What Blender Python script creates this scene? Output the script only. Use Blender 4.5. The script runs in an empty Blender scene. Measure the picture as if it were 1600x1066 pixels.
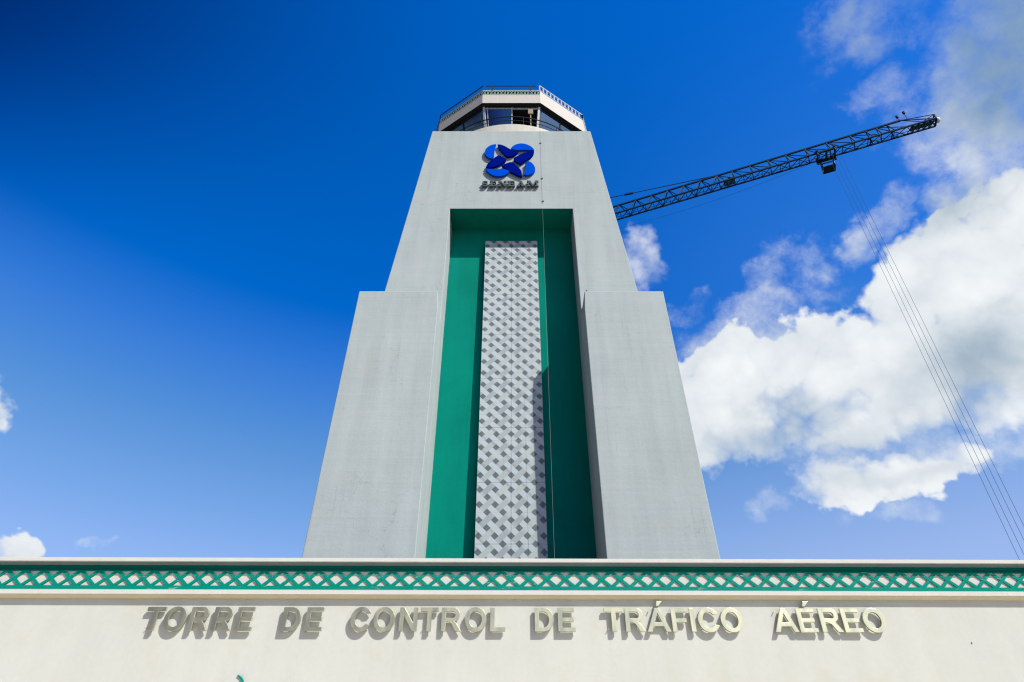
import bpy, bmesh, math, random
from mathutils import Vector, Matrix
random.seed(7)
C = bpy.context.scene
COL = C.collection
R = math.radians
# ------------------------------------------------------------------ camera
EYE = 1.6
PITCH = 36.87
cam = bpy.data.cameras.new('camera'); cam.sensor_width = 36; cam.lens = 22.5
cam.clip_start = 0.1; cam.clip_end = 20000
camo = bpy.data.objects.new('camera', cam); COL.objects.link(camo)
camo.location = (0, 0, EYE); camo.rotation_euler = (R(90 + PITCH), 0, 0)
C.camera = camo
C.render.resolution_x = 1024; C.render.resolution_y = 682
# ------------------------------------------------------------------ exposure
C.view_settings.view_transform = 'Standard'; C.view_settings.look = 'None'
C.view_settings.exposure = 0.40; C.view_settings.gamma = 1
C.view_settings.use_curve_mapping = False
C.cycles.filter_width = 1.2
# ------------------------------------------------------------------ sun
SUN = Vector((1.05, -1.0, 1.5)).normalized()       # direction towards the sun
sl = bpy.data.lights.new('sun', 'SUN'); sl.energy = 5.0; sl.angle = R(0.5); sl.color = (1.0, 0.95, 0.86)
so = bpy.data.objects.new('sun', sl); COL.objects.link(so)
so.rotation_euler = SUN.to_track_quat('Z', 'Y').to_euler(); so.location = (30, -30, 60)
SUN_EL = math.asin(SUN.z); SUN_AZ = math.atan2(SUN.x, SUN.y)
# ------------------------------------------------------------------ node helpers
class G:
    def __init__(s, nt): s.nt = nt; s.n = nt.nodes; s.l = nt.links
    def put(s, sock, v):
        if hasattr(v, 'is_output') or isinstance(v, bpy.types.NodeSocket): s.l.new(v, sock)
        else: sock.default_value = v
    def m(s, op, a, b=0.0, c=0.0, clamp=False):
        n = s.n.new('ShaderNodeMath'); n.operation = op; n.use_clamp = clamp
        s.put(n.inputs[0], a); s.put(n.inputs[1], b)
        if len(n.inputs) > 2: s.put(n.inputs[2], c)
        return n.outputs[0]
    def v(s, op, a, b=(0, 0, 0)):
        n = s.n.new('ShaderNodeVectorMath'); n.operation = op
        s.put(n.inputs[0], a)
        if op == 'SCALE': s.put(n.inputs['Scale'], b)
        else: s.put(n.inputs[1], b)
        return n.outputs['Value'] if op in ('DOT_PRODUCT', 'LENGTH', 'DISTANCE') else n.outputs['Vector']
    def noise(s, vec, scale, detail=6, rough=0.55, lac=2.0, dist=0.0):
        n = s.n.new('ShaderNodeTexNoise'); n.inputs['Scale'].default_value = scale
        n.inputs['Detail'].default_value = detail; n.inputs['Roughness'].default_value = rough
        n.inputs['Lacunarity'].default_value = lac; n.inputs['Distortion'].default_value = dist
        s.put(n.inputs['Vector'], vec); return n.outputs['Fac'], n.outputs['Color']
    def mp(s, x, a, b, c=0.0, d=1.0, smooth=True):
        n = s.n.new('ShaderNodeMapRange'); n.interpolation_type = 'SMOOTHSTEP' if smooth else 'LINEAR'
        for k, q in zip(range(5), (x, a, b, c, d)): s.put(n.inputs[k], q)
        return n.outputs[0]
    def mix(s, f, a, b, mode='MIX'):
        n = s.n.new('ShaderNodeMix'); n.data_type = 'RGBA'; n.blend_type = mode
        s.put(n.inputs[0], f); s.put(n.inputs[6], a); s.put(n.inputs[7], b); return n.outputs[2]
    def sep(s, v):
        n = s.n.new('ShaderNodeSeparateXYZ'); s.put(n.inputs[0], v); return n.outputs
    def comb(s, x, y, z):
        n = s.n.new('ShaderNodeCombineXYZ')
        for k, q in zip(range(3), (x, y, z)): s.put(n.inputs[k], q)
        return n.outputs[0]
def rgb(r, g, b): return (r, g, b, 1.0)
# ------------------------------------------------------------------ world: Nishita sky with fair weather clouds
w = bpy.data.worlds.new('World'); C.world = w; w.use_nodes = True
nt = w.node_tree; nt.nodes.clear(); g = G(nt)
out = nt.nodes.new('ShaderNodeOutputWorld')
sky = nt.nodes.new('ShaderNodeTexSky'); sky.sky_type = 'NISHITA'; sky.sun_disc = False
sky.sun_elevation = SUN_EL; sky.sun_rotation = SUN_AZ
sky.air_density = 1.0; sky.dust_density = 1.2; sky.ozone_density = 2.0; sky.altitude = 0
hs = nt.nodes.new('ShaderNodeHueSaturation'); hs.inputs['Saturation'].default_value = 1.6
hs.inputs['Hue'].default_value = 0.508; hs.inputs['Value'].default_value = 1.0
nt.links.new(sky.outputs[0], hs.inputs['Color'])
tc = nt.nodes.new('ShaderNodeTexCoord'); D = tc.outputs['Generated']
# tangent coordinates of the sky patch above the tower (fixed to the world, centred 36.9 deg up, due +Y)
cp, sp_ = math.cos(R(PITCH)), math.sin(R(PITCH))
fw = g.v('DOT_PRODUCT', D, (0, cp, sp_)); up = g.v('DOT_PRODUCT', D, (0, -sp_, cp)); rt = g.v('DOT_PRODUCT', D, (1, 0, 0))
fs = g.m('MAXIMUM', fw, 0.05)
U = g.m('DIVIDE', rt, fs); V = g.m('DIVIDE', up, fs)
_, wc = g.noise(D, 5.0, 5, 0.6)
wv = g.v('SCALE', g.v('SUBTRACT', wc, (0.5, 0.5, 0.5)), 0.20)
_, wc2 = g.noise(D, 17.0, 4, 0.6)
wv2 = g.v('SCALE', g.v('SUBTRACT', wc2, (0.5, 0.5, 0.5)), 0.07)
P = g.v('ADD', g.v('ADD', g.comb(U, V, 0.0), wv), wv2)
P = g.v('MULTIPLY', P, (1, 1, 0))
def blob(px, py, rx, ry, rot=0.0, wgt=1.0, inner=0.35):
    mpn = nt.nodes.new('ShaderNodeMapping'); mpn.vector_type = 'TEXTURE'
    mpn.inputs['Location'].default_value = ((px - 800) / 1000, (533 - py) / 1000, 0)
    mpn.inputs['Rotation'].default_value = (0, 0, R(rot))
    mpn.inputs['Scale'].default_value = (rx / 1000, ry / 1000, 1)
    nt.links.new(P, mpn.inputs['Vector'])
    return g.mp(g.v('LENGTH', mpn.outputs[0]), 1.0, inner, 0.0, wgt)
def field(lst):
    acc = None
    for b in lst:
        q = blob(*b); acc = q if acc is None else g.m('MAXIMUM', acc, q)
    return acc
dense = field([(1610, 330, 190, 150, 0, .9), (1530, 380, 150, 110, 30, .95), (1170, 680, 250, 95, 0), (1340, 640, 250, 95, 0), (1200, 640, 260, 105, 4), (1420, 590, 340, 120, 6), (1380, 745, 240, 66, 6, 1.0), (996, 400, 80, 92, 0, 0.62), (-5, 662, 60, 55, 0, 1.0), (1270, 560, 260, 125, 18), (1460, 480, 230, 185, 20), (1600, 500, 200, 240, 0), (1130, 595, 125, 120, 0),
               (1200, 650, 170, 80, 8), (1370, 738, 215, 62, 6, 0.95), (1490, 712, 130, 42, 10, .8),
               (1270, 765, 95, 48, 10, 0.8), (10, 868, 85, 48, 0, 1.0), (1590, 620, 150, 90, 0, .9)])
thin = field([(1570, 110, 230, 260, -20, 0.85), (1370, 40, 160, 90, 10, 0.5), (1560, 290, 150, 190, 0, 0.9),
              (1440, 130, 150, 70, 20, 0.5), (1235, 395, 90, 90, 45, 0.5), (1180, 440, 50, 80, -30, 0.42), (1190, 800, 62, 46, 30, 0.52),
              (1370, 350, 120, 50, 40, 0.46), (152, 854, 38, 22, 0, 0.55), (0, 612, 40, 26, 0, 0.42), (1480, 250, 90, 70, 0, 0.42), (1060, 470, 60, 40, 0, .4), (1330, 690, 300, 80, 5, .62), (1170, 500, 190, 80, 20, .6), (1400, 800, 160, 40, 0, .4), (1560, 690, 150, 70, 0, .7), (1530, 180, 130, 160, 0, .7)])
n1, _ = g.noise(D, 6.0, 8, 0.64, 2.15); n2, _ = g.noise(D, 21.0, 6, 0.62)
def billow(scale, smooth_):
    vo = nt.nodes.new('ShaderNodeTexVoronoi'); vo.feature = 'F1'; vo.inputs['Scale'].default_value = scale
    vo.inputs['Detail'].default_value = 2.0; vo.inputs['Roughness'].default_value = 0.55
    nt.links.new(g.v('ADD', D, g.v('SCALE', wv, 0.5)), vo.inputs['Vector']); return vo.outputs['Distance']
bl = billow(13.0, 0.35)
fbc = g.m('ADD', g.m('MULTIPLY', g.m('SUBTRACT', n1, 0.5), 0.85), g.m('MULTIPLY', g.m('SUBTRACT', n2, 0.5), 0.45))
puff = g.m('MULTIPLY', g.m('SUBTRACT', 0.42, bl), 0.55)
dd = g.m('ADD', g.m('ADD', dense, g.m('MULTIPLY', fbc, 0.9)), puff)
dt = g.m('ADD', thin, g.m('MULTIPLY', fbc, 2.1))
front = g.mp(fw, 0.1, 0.3)
# crisp sunlit tops, frayed undersides
edge = field([(1000, 400, 140, 140, 0, .7, .3), (0, 660, 90, 80, 0, .7, .3), (1300, 690, 420, 110, 5, 1.0, .2), (1560, 650, 200, 110, 0, 1.0, .3)])
lo_ = g.m('SUBTRACT', 0.22, g.m('MULTIPLY', edge, 0.14)); hi_ = g.m('ADD', 0.54, g.m('MULTIPLY', edge, 0.34))
ad = g.m('MULTIPLY', g.m('MULTIPLY', g.mp(dd, lo_, hi_), g.mp(dense, 0.0, 0.22)), front)
at_ = g.m('MULTIPLY', g.m('MULTIPLY', g.mp(dt, 0.12, 1.15, 0, 0.9), g.mp(thin, 0.0, 0.35)), front)
# general clouds for the part of the sky behind and beside the viewer
zz = g.sep(D)[2]
nb, _ = g.noise(g.v('MULTIPLY', D, (1, 1, 2.2)), 2.3, 9, 0.6)
ab = g.m('MULTIPLY', g.m('MULTIPLY', g.mp(nb, 0.57, 0.75), g.mp(fw, 0.25, 0.0)), g.mp(zz, 0.0, 0.06))
alpha = g.m('MAXIMUM', g.m('MAXIMUM', ad, at_), ab)
shade = field([(1530, 565, 230, 110, 12, 0.62, .0), (1600, 40, 330, 300, 0, 0.82, .2), (1380, 50, 200, 120, 0, 0.6), (1480, 330, 170, 90, 30, .45, .0), (1250, 690, 300, 60, 5, .38, 0.0), (1400, 745, 220, 30, 6, .22, 0)])
puffs = g.m('MULTIPLY', g.m('ADD', g.m('SUBTRACT', bl, 0.40), g.m('SUBTRACT', n2, 0.5)), 0.28)
sh = g.m('ADD', shade, puffs, clamp=True)
ccol = g.mix(sh, rgb(0.90, 0.93, 0.95), rgb(0.26, 0.38, 0.50))
ccol = g.mix(g.mp(alpha, 0.1, 0.7, 0.22, 0.0), ccol, rgb(0.5, 0.65, 0.9))
bs = nt.nodes.new('ShaderNodeBackground'); bs.inputs['Strength'].default_value = 0.15
low = g.mp(zz, 0.24, 0.62, 1.0, 0.0, False)          # paler humid air towards the horizon
low = g.m('POWER', low, 1.2)
low = g.m('ADD', low, g.m('MULTIPLY', g.mp(g.sep(D)[0], 0.0, 0.5), g.mp(zz, 0.95, 0.6, 0.0, 0.10)), clamp=True)
away = g.mp(U, -0.95, 0.0, 0.30, 1.0)      # deeper blue on the side away from the sun
skc = g.mix(g.m('MULTIPLY', g.m('MULTIPLY', low, 0.58), g.mp(fw, -0.6, 0.3, 0.4, 1.0)), hs.outputs[0], rgb(2.1, 3.3, 5.4))  # haze thinned in the unseen sky behind, to darken reflections and shade
hi = g.mp(V, 0.10, 0.58)
skc = g.v('SCALE', skc, g.m('SUBTRACT', 1.0, g.m('MULTIPLY', g.m('SUBTRACT', 1.0, away), hi)))
skc = g.v('MULTIPLY', skc, g.comb(1.0, g.m('SUBTRACT', 1.0, g.m('MULTIPLY', g.m('MULTIPLY', g.m('SUBTRACT', 1.0, away), hi), 0.45)), 1.0))
skc = g.v('MULTIPLY', skc, g.comb(g.mp(low, 0.2, 0.9, 0.95, 1.22), g.mp(low, 0.0, 0.7, 0.96, 0.93), g.mp(low, 0.0, 0.5, 1.16, 0.87)))
nt.links.new(skc, bs.inputs['Color'])
bc = nt.nodes.new('ShaderNodeBackground'); bc.inputs['Strength'].default_value = 0.76
nt.links.new(ccol, bc.inputs['Color'])
mx = nt.nodes.new('ShaderNodeMixShader')
nt.links.new(alpha, mx.inputs[0]); nt.links.new(bs.outputs[0], mx.inputs[1]); nt.links.new(bc.outputs[0], mx.inputs[2])
nt.links.new(mx.outputs[0], out.inputs['Surface'])
# ------------------------------------------------------------------ measuring helpers: a photo pixel seen on a vertical wall plane
def ray(px, py):
    X = (px - 800) / 1000; Y = (533 - py) / 1000
    return Vector((X, cp - sp_ * Y, sp_ + cp * Y))
def onF(px, py, F):                 # vertical plane at distance F, facing the viewer
    d = ray(px, py); t = F / d.y
    return Vector((d.x * t, F, d.z * t + EYE))
def onH(px, py, H):                 # horizontal plane at height H
    d = ray(px, py); t = (H - EYE) / d.z
    return Vector((d.x * t, d.y * t, H))
# ------------------------------------------------------------------ mesh helpers
class MB:
    def __init__(s): s.v = []; s.f = []
    def face(s, pts):
        i = len(s.v); s.v += [tuple(p) for p in pts]; s.f.append(tuple(range(i, i + len(pts))))
    def hexa(s, p):                 # 8 points: bottom 4 ccw, top 4 ccw
        i = len(s.v); s.v += [tuple(q) for q in p]
        for q in ((3, 2, 1, 0), (4, 5, 6, 7), (0, 1, 5, 4), (1, 2, 6, 5), (2, 3, 7, 6), (3, 0, 4, 7)):
            s.f.append(tuple(i + k for k in q))
    def box(s, x0, x1, y0, y1, z0, z1):
        s.hexa([(x0, y0, z0), (x1, y0, z0), (x1, y1, z0), (x0, y1, z0), (x0, y0, z1), (x1, y0, z1), (x1, y1, z1), (x0, y1, z1)])
    def bar(s, a, b, w, h=None, upv=(0, 0, 1)):
        a = Vector(a); b = Vector(b); h = h or w; d = (b - a).normalized(); u = Vector(upv)
        if abs(d.dot(u)) > 0.98: u = Vector((0, 1, 0))
        sx = d.cross(u).normalized() * (w / 2); sy = sx.cross(d).normalized() * (h / 2)
        s.hexa([a - sx - sy, a + sx - sy, a + sx + sy, a - sx + sy, b - sx - sy, b + sx - sy, b + sx + sy, b - sx + sy])
    def tube(s, pts, r, n=8, close=False):
        pts = [Vector(p) for p in pts]; N = len(pts); base = len(s.v)
        for k, p in enumerate(pts):
            if close: d = pts[(k + 1) % N] - pts[k - 1]
            else: d = pts[min(k + 1, N - 1)] - pts[max(k - 1, 0)]
            d.normalize(); u = Vector((0, 0, 1)) if abs(d.z) < 0.9 else Vector((0, 1, 0))
            a = d.cross(u).normalized(); b = d.cross(a)
            for q in range(n):
                t = 2 * math.pi * q / n; s.v.append(tuple(p + a * (r * math.cos(t)) + b * (r * math.sin(t))))
        for k in range(N if close else N - 1):
            for q in range(n):
                A = base + k * n; B = base + ((k + 1) % N) * n
                s.f.append((A + q, A + (q + 1) % n, B + (q + 1) % n, B + q))
        if not close:
            s.f.append(tuple(base + q for q in range(n))); s.f.append(tuple(base + (N - 1) * n + q for q in range(n)))
    def ring(s, cx, cy, pts, z_pairs=None):
        pass
    def build(s, name, mat, parent=None, bevel=0.0, fix=True, smooth=False):
        me = bpy.data.meshes.new(name); me.from_pydata(s.v, [], s.f)
        if fix:
            bm = bmesh.new(); bm.from_mesh(me); bmesh.ops.remove_doubles(bm, verts=bm.verts, dist=1e-5)
            bmesh.ops.recalc_face_normals(bm, faces=bm.faces); bm.to_mesh(me); bm.free()
        me.materials.append(mat)
        if smooth:
            for p in me.polygons: p.use_smooth = True
        o = bpy.data.objects.new(name, me); COL.objects.link(o)
        if parent: o.parent = parent
        if bevel:
            b = o.modifiers.new('edge', 'BEVEL'); b.width = bevel; b.segments = 2; b.limit_method = 'ANGLE'; b.angle_limit = R(35)
        return o
def thing(name, label, cat, loc=(0, 0, 0), rz=0.0, group=None):
    o = bpy.data.objects.new(name, None); COL.objects.link(o); o.location = loc; o.rotation_euler = (0, 0, rz)
    o['label'] = label; o['category'] = cat
    if group: o['group'] = group
    return o
def shapes(name, loops, depth, mat, parent, place, bevel=0.0):
    """flat outline(s) in 2D -> solid letter/plate of given depth; place(u, v, d) -> point"""
    cu = bpy.data.curves.new(name, 'CURVE'); cu.dimensions = '2D'; cu.fill_mode = 'BOTH'
    for lp in loops:
        sp = cu.splines.new('POLY'); sp.points.add(len(lp) - 1); sp.use_cyclic_u = True
        for k, p in enumerate(lp): sp.points[k].co = (p[0], p[1], 0, 1)
    cu.extrude = 0.5; cu.bevel_depth = 0
    t = bpy.data.objects.new('t', cu); COL.objects.link(t)
    dg = bpy.context.evaluated_depsgraph_get()
    me = bpy.data.meshes.new_from_object(t.evaluated_get(dg)); bpy.data.objects.remove(t)
    for v in me.vertices: v.co = place(v.co.x, v.co.y, (v.co.z + 0.5) * depth)
    bm = bmesh.new(); bm.from_mesh(me); bmesh.ops.remove_doubles(bm, verts=bm.verts, dist=1e-6)
    bmesh.ops.recalc_face_normals(bm, faces=bm.faces); bm.to_mesh(me); bm.free()
    me.materials.clear(); me.materials.append(mat); me.name = name
    o = bpy.data.objects.new(name, me); COL.objects.link(o)
    if parent: o.parent = parent
    if bevel:
        b = o.modifiers.new('edge', 'BEVEL'); b.width = bevel; b.segments = 2; b.limit_method = 'ANGLE'; b.angle_limit = R(40)
    return o
# ------------------------------------------------------------------ materials
def mat_base(name):
    m = bpy.data.materials.new(name); m.use_nodes = True; n = m.node_tree
    b = n.nodes['Principled BSDF']; t = n.nodes.new('ShaderNodeTexCoord'); return m, G(n), b, t.outputs['Object']
def stucco(name, col, var=0.12, streak=0.10, rough=0.85, bump=0.25, scale=1.0, lines=0.0, tint=None, wear=0.0, cracks=0.0):
    m, g, b, co = mat_base(name)
    a, _ = g.noise(co, 0.55 * scale, 6, 0.6); s1, _ = g.noise(g.v('MULTIPLY', co, (2.2, 2.2, 0.16)), 1.0 * scale, 6, 0.65)
    f, _ = g.noise(co, 9 * scale, 5, 0.6)
    val = g.m('ADD', 1.0, g.m('MULTIPLY', g.m('SUBTRACT', a, 0.5), var * 2))
    val = g.m('ADD', val, g.m('MULTIPLY', g.m('SUBTRACT', s1, 0.5), streak * 2))
    val = g.m('ADD', val, g.m('MULTIPLY', g.m('SUBTRACT', f, 0.5), 0.10))
    if lines:
        z = g.sep(co)[2]; zn, _ = g.noise(g.v('MULTIPLY', co, (.25, .25, 9.0)), 1.0, 4, 0.7)
        val = g.m('ADD', val, g.m('MULTIPLY', g.m('SUBTRACT', zn, 0.5), lines))
    c = g.mix(1.0, rgb(*col), g.comb(val, val, val), 'MULTIPLY')
    if tint:
        tn, _ = g.noise(co, 1.3 * scale, 5, 0.6)
        c = g.mix(g.mp(tn, 0.52, 0.75, 0, tint[1]), c, rgb(*tint[0]))
    if cracks:                       # rain streaks and hairlines of the render coat
        sn, _ = g.noise(g.v('MULTIPLY', co, (5.0, 5.0, 0.10)), 1.0, 5, 0.7); pn, _ = g.noise(co, 0.35, 3, 0.5)
        k = g.m('MULTIPLY', g.mp(sn, 0.56, 0.74), g.mp(pn, 0.42, 0.62))
        c = g.mix(g.m('MULTIPLY', k, 0.45 * cracks), c, rgb(col[0] * .62, col[1] * .60, col[2] * .52))
        vo = g.n.new('ShaderNodeTexVoronoi'); vo.feature = 'DISTANCE_TO_EDGE'; vo.inputs['Scale'].default_value = 0.45
        _, wcol = g.noise(co, 1.1, 5, 0.6)
        g.l.new(g.v('ADD', co, g.v('SCALE', wcol, 1.6)), vo.inputs['Vector'])
        k2 = g.m('MULTIPLY', g.m('LESS_THAN', vo.outputs['Distance'], 0.004), g.mp(pn, 0.5, 0.6))
        c = g.mix(g.m('MULTIPLY', k2, 0.35 * cracks), c, rgb(col[0] * .5, col[1] * .5, col[2] * .5))
    if wear:
        wn, _ = g.noise(g.v('MULTIPLY', co, (1.0, 1, 5)), 3.0, 8, 0.7)
        c = g.mix(g.mp(wn, 0.60, 0.66, 0, wear), c, rgb(0.42, 0.45, 0.43))
    g.l.new(c, b.inputs['Base Color']); b.inputs['Roughness'].default_value = rough
    b.inputs['Specular IOR Level'].default_value = 0.05
    bn = g.n.new('ShaderNodeBump'); bn.inputs['Strength'].default_value = bump; bn.inputs['Distance'].default_value = 0.02
    hh, _ = g.noise(co, 14 * scale, 7, 0.65); g.l.new(g.m('ADD', hh, g.m('MULTIPLY', a, 1.5)), bn.inputs['Height'])
    g.l.new(bn.outputs[0], b.inputs['Normal']); return m
def paint(name, col, rough=0.45, metal=0.0, var=0.1, spec=0.08):
    m, g, b, co = mat_base(name); a, _ = g.noise(co, 3.0, 6, 0.6)
    val = g.m('ADD', 1.0, g.m('MULTIPLY', g.m('SUBTRACT', a, 0.5), var * 2))
    g.l.new(g.mix(1.0, rgb(*col), g.comb(val, val, val), 'MULTIPLY'), b.inputs['Base Color'])
    b.inputs['Metallic'].default_value = metal; b.inputs['Specular IOR Level'].default_value = spec
    g.l.new(g.mp(a, 0.2, 0.8, rough * 0.8, rough * 1.2), b.inputs['Roughness']); return m
M_grey = stucco('grey_stucco', (0.330, 0.384, 0.384), 0.10, 0.16, lines=0.16, cracks=0.95, tint=((0.39, 0.375, 0.33), 0.35))
M_parapet = stucco('stained_concrete', (0.50, 0.49, 0.44), 0.12, 0.12, tint=((0.35, 0.31, 0.22), 0.5))
M_green = stucco('green_stucco', (0.0003, 0.172, 0.128), 0.20, 0.20, rough=0.95, bump=0.2, lines=0.08, cracks=0.8)
M_cream = stucco('cream_stucco', (0.442, 0.458, 0.418), 0.08, 0.07, scale=1.2, bump=0.08, cracks=0.35, tint=((0.42, 0.42, 0.32), 0.6))
M_white = stucco('white_moulding', (0.47, 0.475, 0.44), 0.07, 0.06, cracks=0.5, scale=3, bump=0.2)
M_teal = stucco('teal_paint', (0.001, 0.19, 0.145), 0.10, 0.05, rough=0.5, scale=3, bump=0.25, wear=0.5, cracks=0.8)
M_fascia = stucco('white_fascia', (0.48, 0.465, 0.425), 0.05, 0.06, bump=0.1)
M_steel = paint('dark_steel', (0.018, 0.028, 0.04), 0.5, 0.0)
M_crane = paint('crane_paint', (0.010, 0.038, 0.085), 0.7, 0.0)
M_cranelit = paint('crane_sunlit_strut', (0.20, 0.34, 0.42), 0.5, 0.2)  # crane paint lightened to stand for sunlight on these struts
M_wrail = paint('white_rail', (0.40, 0.44, 0.48), 0.45, 0.0)
M_rope = paint('wire_rope', (0.05, 0.09, 0.16), 0.8, 0.0)
M_blue1 = paint('bright_blue_plate', (0.001, 0.06, 0.50), 0.6, 0.0, 0.08, 0.0)
M_blue2 = paint('navy_plate', (0.0002, 0.006, 0.17), 0.6, 0.0, 0.12, 0.0)
M_darkgrey = paint('dark_grey_letter', (0.062, 0.082, 0.086), 0.6, 0.0)
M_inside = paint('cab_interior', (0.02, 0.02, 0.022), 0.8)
M_beige = paint('beige_board', (0.27, 0.23, 0.16), 0.7)
M_tan = stucco('cove_bounce_tan', (0.50, 0.44, 0.30), 0.08, 0.05, scale=3, bump=0.2)  # white cove with warm light bounced off the ground painted in
M_neck = stucco('shaded_neck', (0.12, 0.16, 0.165), 0.2, 0.1, scale=3, bump=0.2)  # white neck in shade; the shade is put into this grey
M_tealshade = stucco('shaded_teal', (0.0005, 0.075, 0.058), 0.15, 0.1, scale=3, bump=0.2)  # teal of the ledge darkened: shade below the cap is in the colour
M_plat = paint('blue_grey_steel', (0.06, 0.15, 0.25), 0.6)
M_lattice = paint('aged_lattice', (0.32, 0.38, 0.37), .6)
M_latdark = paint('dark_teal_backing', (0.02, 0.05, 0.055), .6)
M_roof = stucco('roof_membrane', (0.06, 0.06, 0.06), 0.1, 0.0)
M_lampw = paint('lamp_housing', (0.75, 0.72, 0.66), 0.5)
M_dark = paint('dark_fixing', (0.03, 0.03, 0.03), 0.7)
def letter_metal():
    m, g, b, co = mat_base('brushed_metal'); a, _ = g.noise(g.v('MULTIPLY', co, (3, 3, 0.8)), 2.0, 6, 0.6)
    g.l.new(g.mix(a, rgb(0.43, 0.46, 0.33), rgb(0.62, 0.60, 0.41)), b.inputs['Base Color'])
    b.inputs['Metallic'].default_value = 0.95
    g.l.new(g.mp(a, 0.3, 0.7, 0.38, 0.50), b.inputs['Roughness']); return m
M_letter = letter_metal()
def glass():
    m = bpy.data.materials.new('tinted_glass'); m.use_nodes = True; g = G(m.node_tree); n = g.n
    n.remove(n['Principled BSDF']); o = n['Material Output']
    t = n.new('ShaderNodeBsdfTransparent'); t.inputs[0].default_value = rgb(0.10, 0.16, 0.22)
    gl = n.new('ShaderNodeBsdfGlossy'); gl.inputs['Roughness'].default_value = 0.02; gl.inputs[0].default_value = rgb(.5, .8, 1)
    fr = n.new('ShaderNodeFresnel'); fr.inputs[0].default_value = 1.9
    x = n.new('ShaderNodeMixShader'); g.l.new(g.m('ADD', g.m('MULTIPLY', fr.outputs[0], 1.3), 0.02, clamp=True), x.inputs[0])
    g.l.new(t.outputs[0], x.inputs[1]); g.l.new(gl.outputs[0], x.inputs[2]); g.l.new(x.outputs[0], o.inputs[0]); return m
M_glass = glass()
def ground_mat(nm, ca, cb):
    m, g, b, co = mat_base(nm); a, _ = g.noise(co, 0.3, 8, 0.65); f, _ = g.noise(co, 40, 4, 0.6)
    c = g.mix(a, rgb(*ca), rgb(*cb)); c = g.mix(g.m('MULTIPLY', f, 0.3), c, rgb(*ca))
    g.l.new(c, b.inputs['Base Color']); b.inputs['Roughness'].default_value = 0.9; return m
# ------------------------------------------------------------------ ground
gm = MB(); gm.face([(-6000, -6000, 0), (6000, -6000, 0), (6000, 6000, 0), (-6000, 6000, 0)])
go = gm.build('ground', ground_mat('dry_ground', (0.03, 0.035, 0.022), (0.065, 0.065, 0.04))); go['kind'] = 'structure'
gm = MB(); gm.face([(-22, -7, .004), (22, -7, .004), (22, 12, .004), (-22, 12, .004)])
go = gm.build('bounce_pavement', ground_mat('pale_paving', (0.58, 0.54, 0.44), (0.72, 0.67, 0.54))); go['kind'] = 'structure'  # unseen pale paving, added to bounce light onto the low wall
# ================================================================== CONTROL TOWER
TX = -0.035
FM = 22.0; FB = 23.4; FS = 20.9; BACK = 32.6
zt = onF(800, 205, FM).z; zs = onF(800, 326, FM).z; zk = 18.5; zsl = onF(800, 455, FS).z
WT = 4.50; WK = 4.50 + (zt - zk) * 0.1058; WG = 6.55; RW = 3.12
tower = thing('control_tower', 'tall tapering grey air traffic control tower with green recess and glazed cab on top', 'control tower', (TX, 26, 0))
off = Vector((0, -26, 0))
def tw(mb):                              # world design coordinates -> tower local
    mb.v = [(x, y - 26, z) for x, y, z in mb.v]; return mb
s = MB()
wz = lambda z: WT + (zt - z) * 0.1058 if z > zk else WK + (zk - z) / zk * (WG - WK)
for sg in (-1, 1):
    for (za, zb) in ((0, zk), (zk, zs)):
        s.face([(sg * wz(za), FM, za), (sg * RW, FM, za), (sg * RW, FM, zb), (sg * wz(zb), FM, zb)])
        s.face([(sg * RW, FM, za), (sg * RW, FB, za), (sg * RW, FB, zb), (sg * RW, FM, zb)])
    for (za, zb) in ((0, zk), (zk, zs), (zs, zt)):
        s.face([(sg * wz(za), FM, za), (sg * wz(zb), FM, zb), (sg * wz(zb), BACK, zb), (sg * wz(za), BACK, za)])
s.face([(-wz(zs), FM, zs), (-RW, FM, zs), (RW, FM, zs), (wz(zs), FM, zs), (WT, FM, zt), (-WT, FM, zt)])
s.face([(-WT, FM, zt), (WT, FM, zt), (WT, BACK, zt), (-WT, BACK, zt)])
for (za, zb) in ((0, zk), (zk, zs), (zs, zt)):
    s.face([(-wz(za), BACK, za), (wz(za), BACK, za), (wz(zb), BACK, zb), (-wz(zb), BACK, zb)])
shaft = tw(s).build('shaft', M_grey, tower, fix=True, bevel=0.025)
s = MB(); e = 0.003
s.face([(-RW, FB, 0), (RW, FB, 0), (RW, FB, zs), (-RW, FB, zs)])
s.face([(-RW, FM + 0.002, zs - 0.003), (RW, FM + 0.002, zs - 0.003), (RW, FB, zs - 0.003), (-RW, FB, zs - 0.003)])
tw(s).build('recess_wall', M_green, tower, fix=False)
# buttresses: wide slabs standing proud of the shaft each side of the recess
for sg in (-1, 1):
    s = MB(); xo0, xo1 = 6.99, 6.585; B2 = FM + 0.0
    prof = [(sg * RW, 0), (sg * RW, zsl - 1.0), (sg * (RW + .06), zsl), (sg * xo1, zsl), (sg * xo0, 0)]
    f = [(x, FS, z) for x, z in prof]; b = [(x, FM + 2.2 if abs(x) > 5 else FM - 0.002, z) for x, z in prof]
    s.face(f)
    for k in range(5):
        q = (k + 1) % 5; s.face([f[k], f[q], b[q], b[k]])
    s.face([b[2], b[3], b[4], b[0], b[1]])
    tw(s).build('buttress', M_grey, tower, bevel=0.025)
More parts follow.
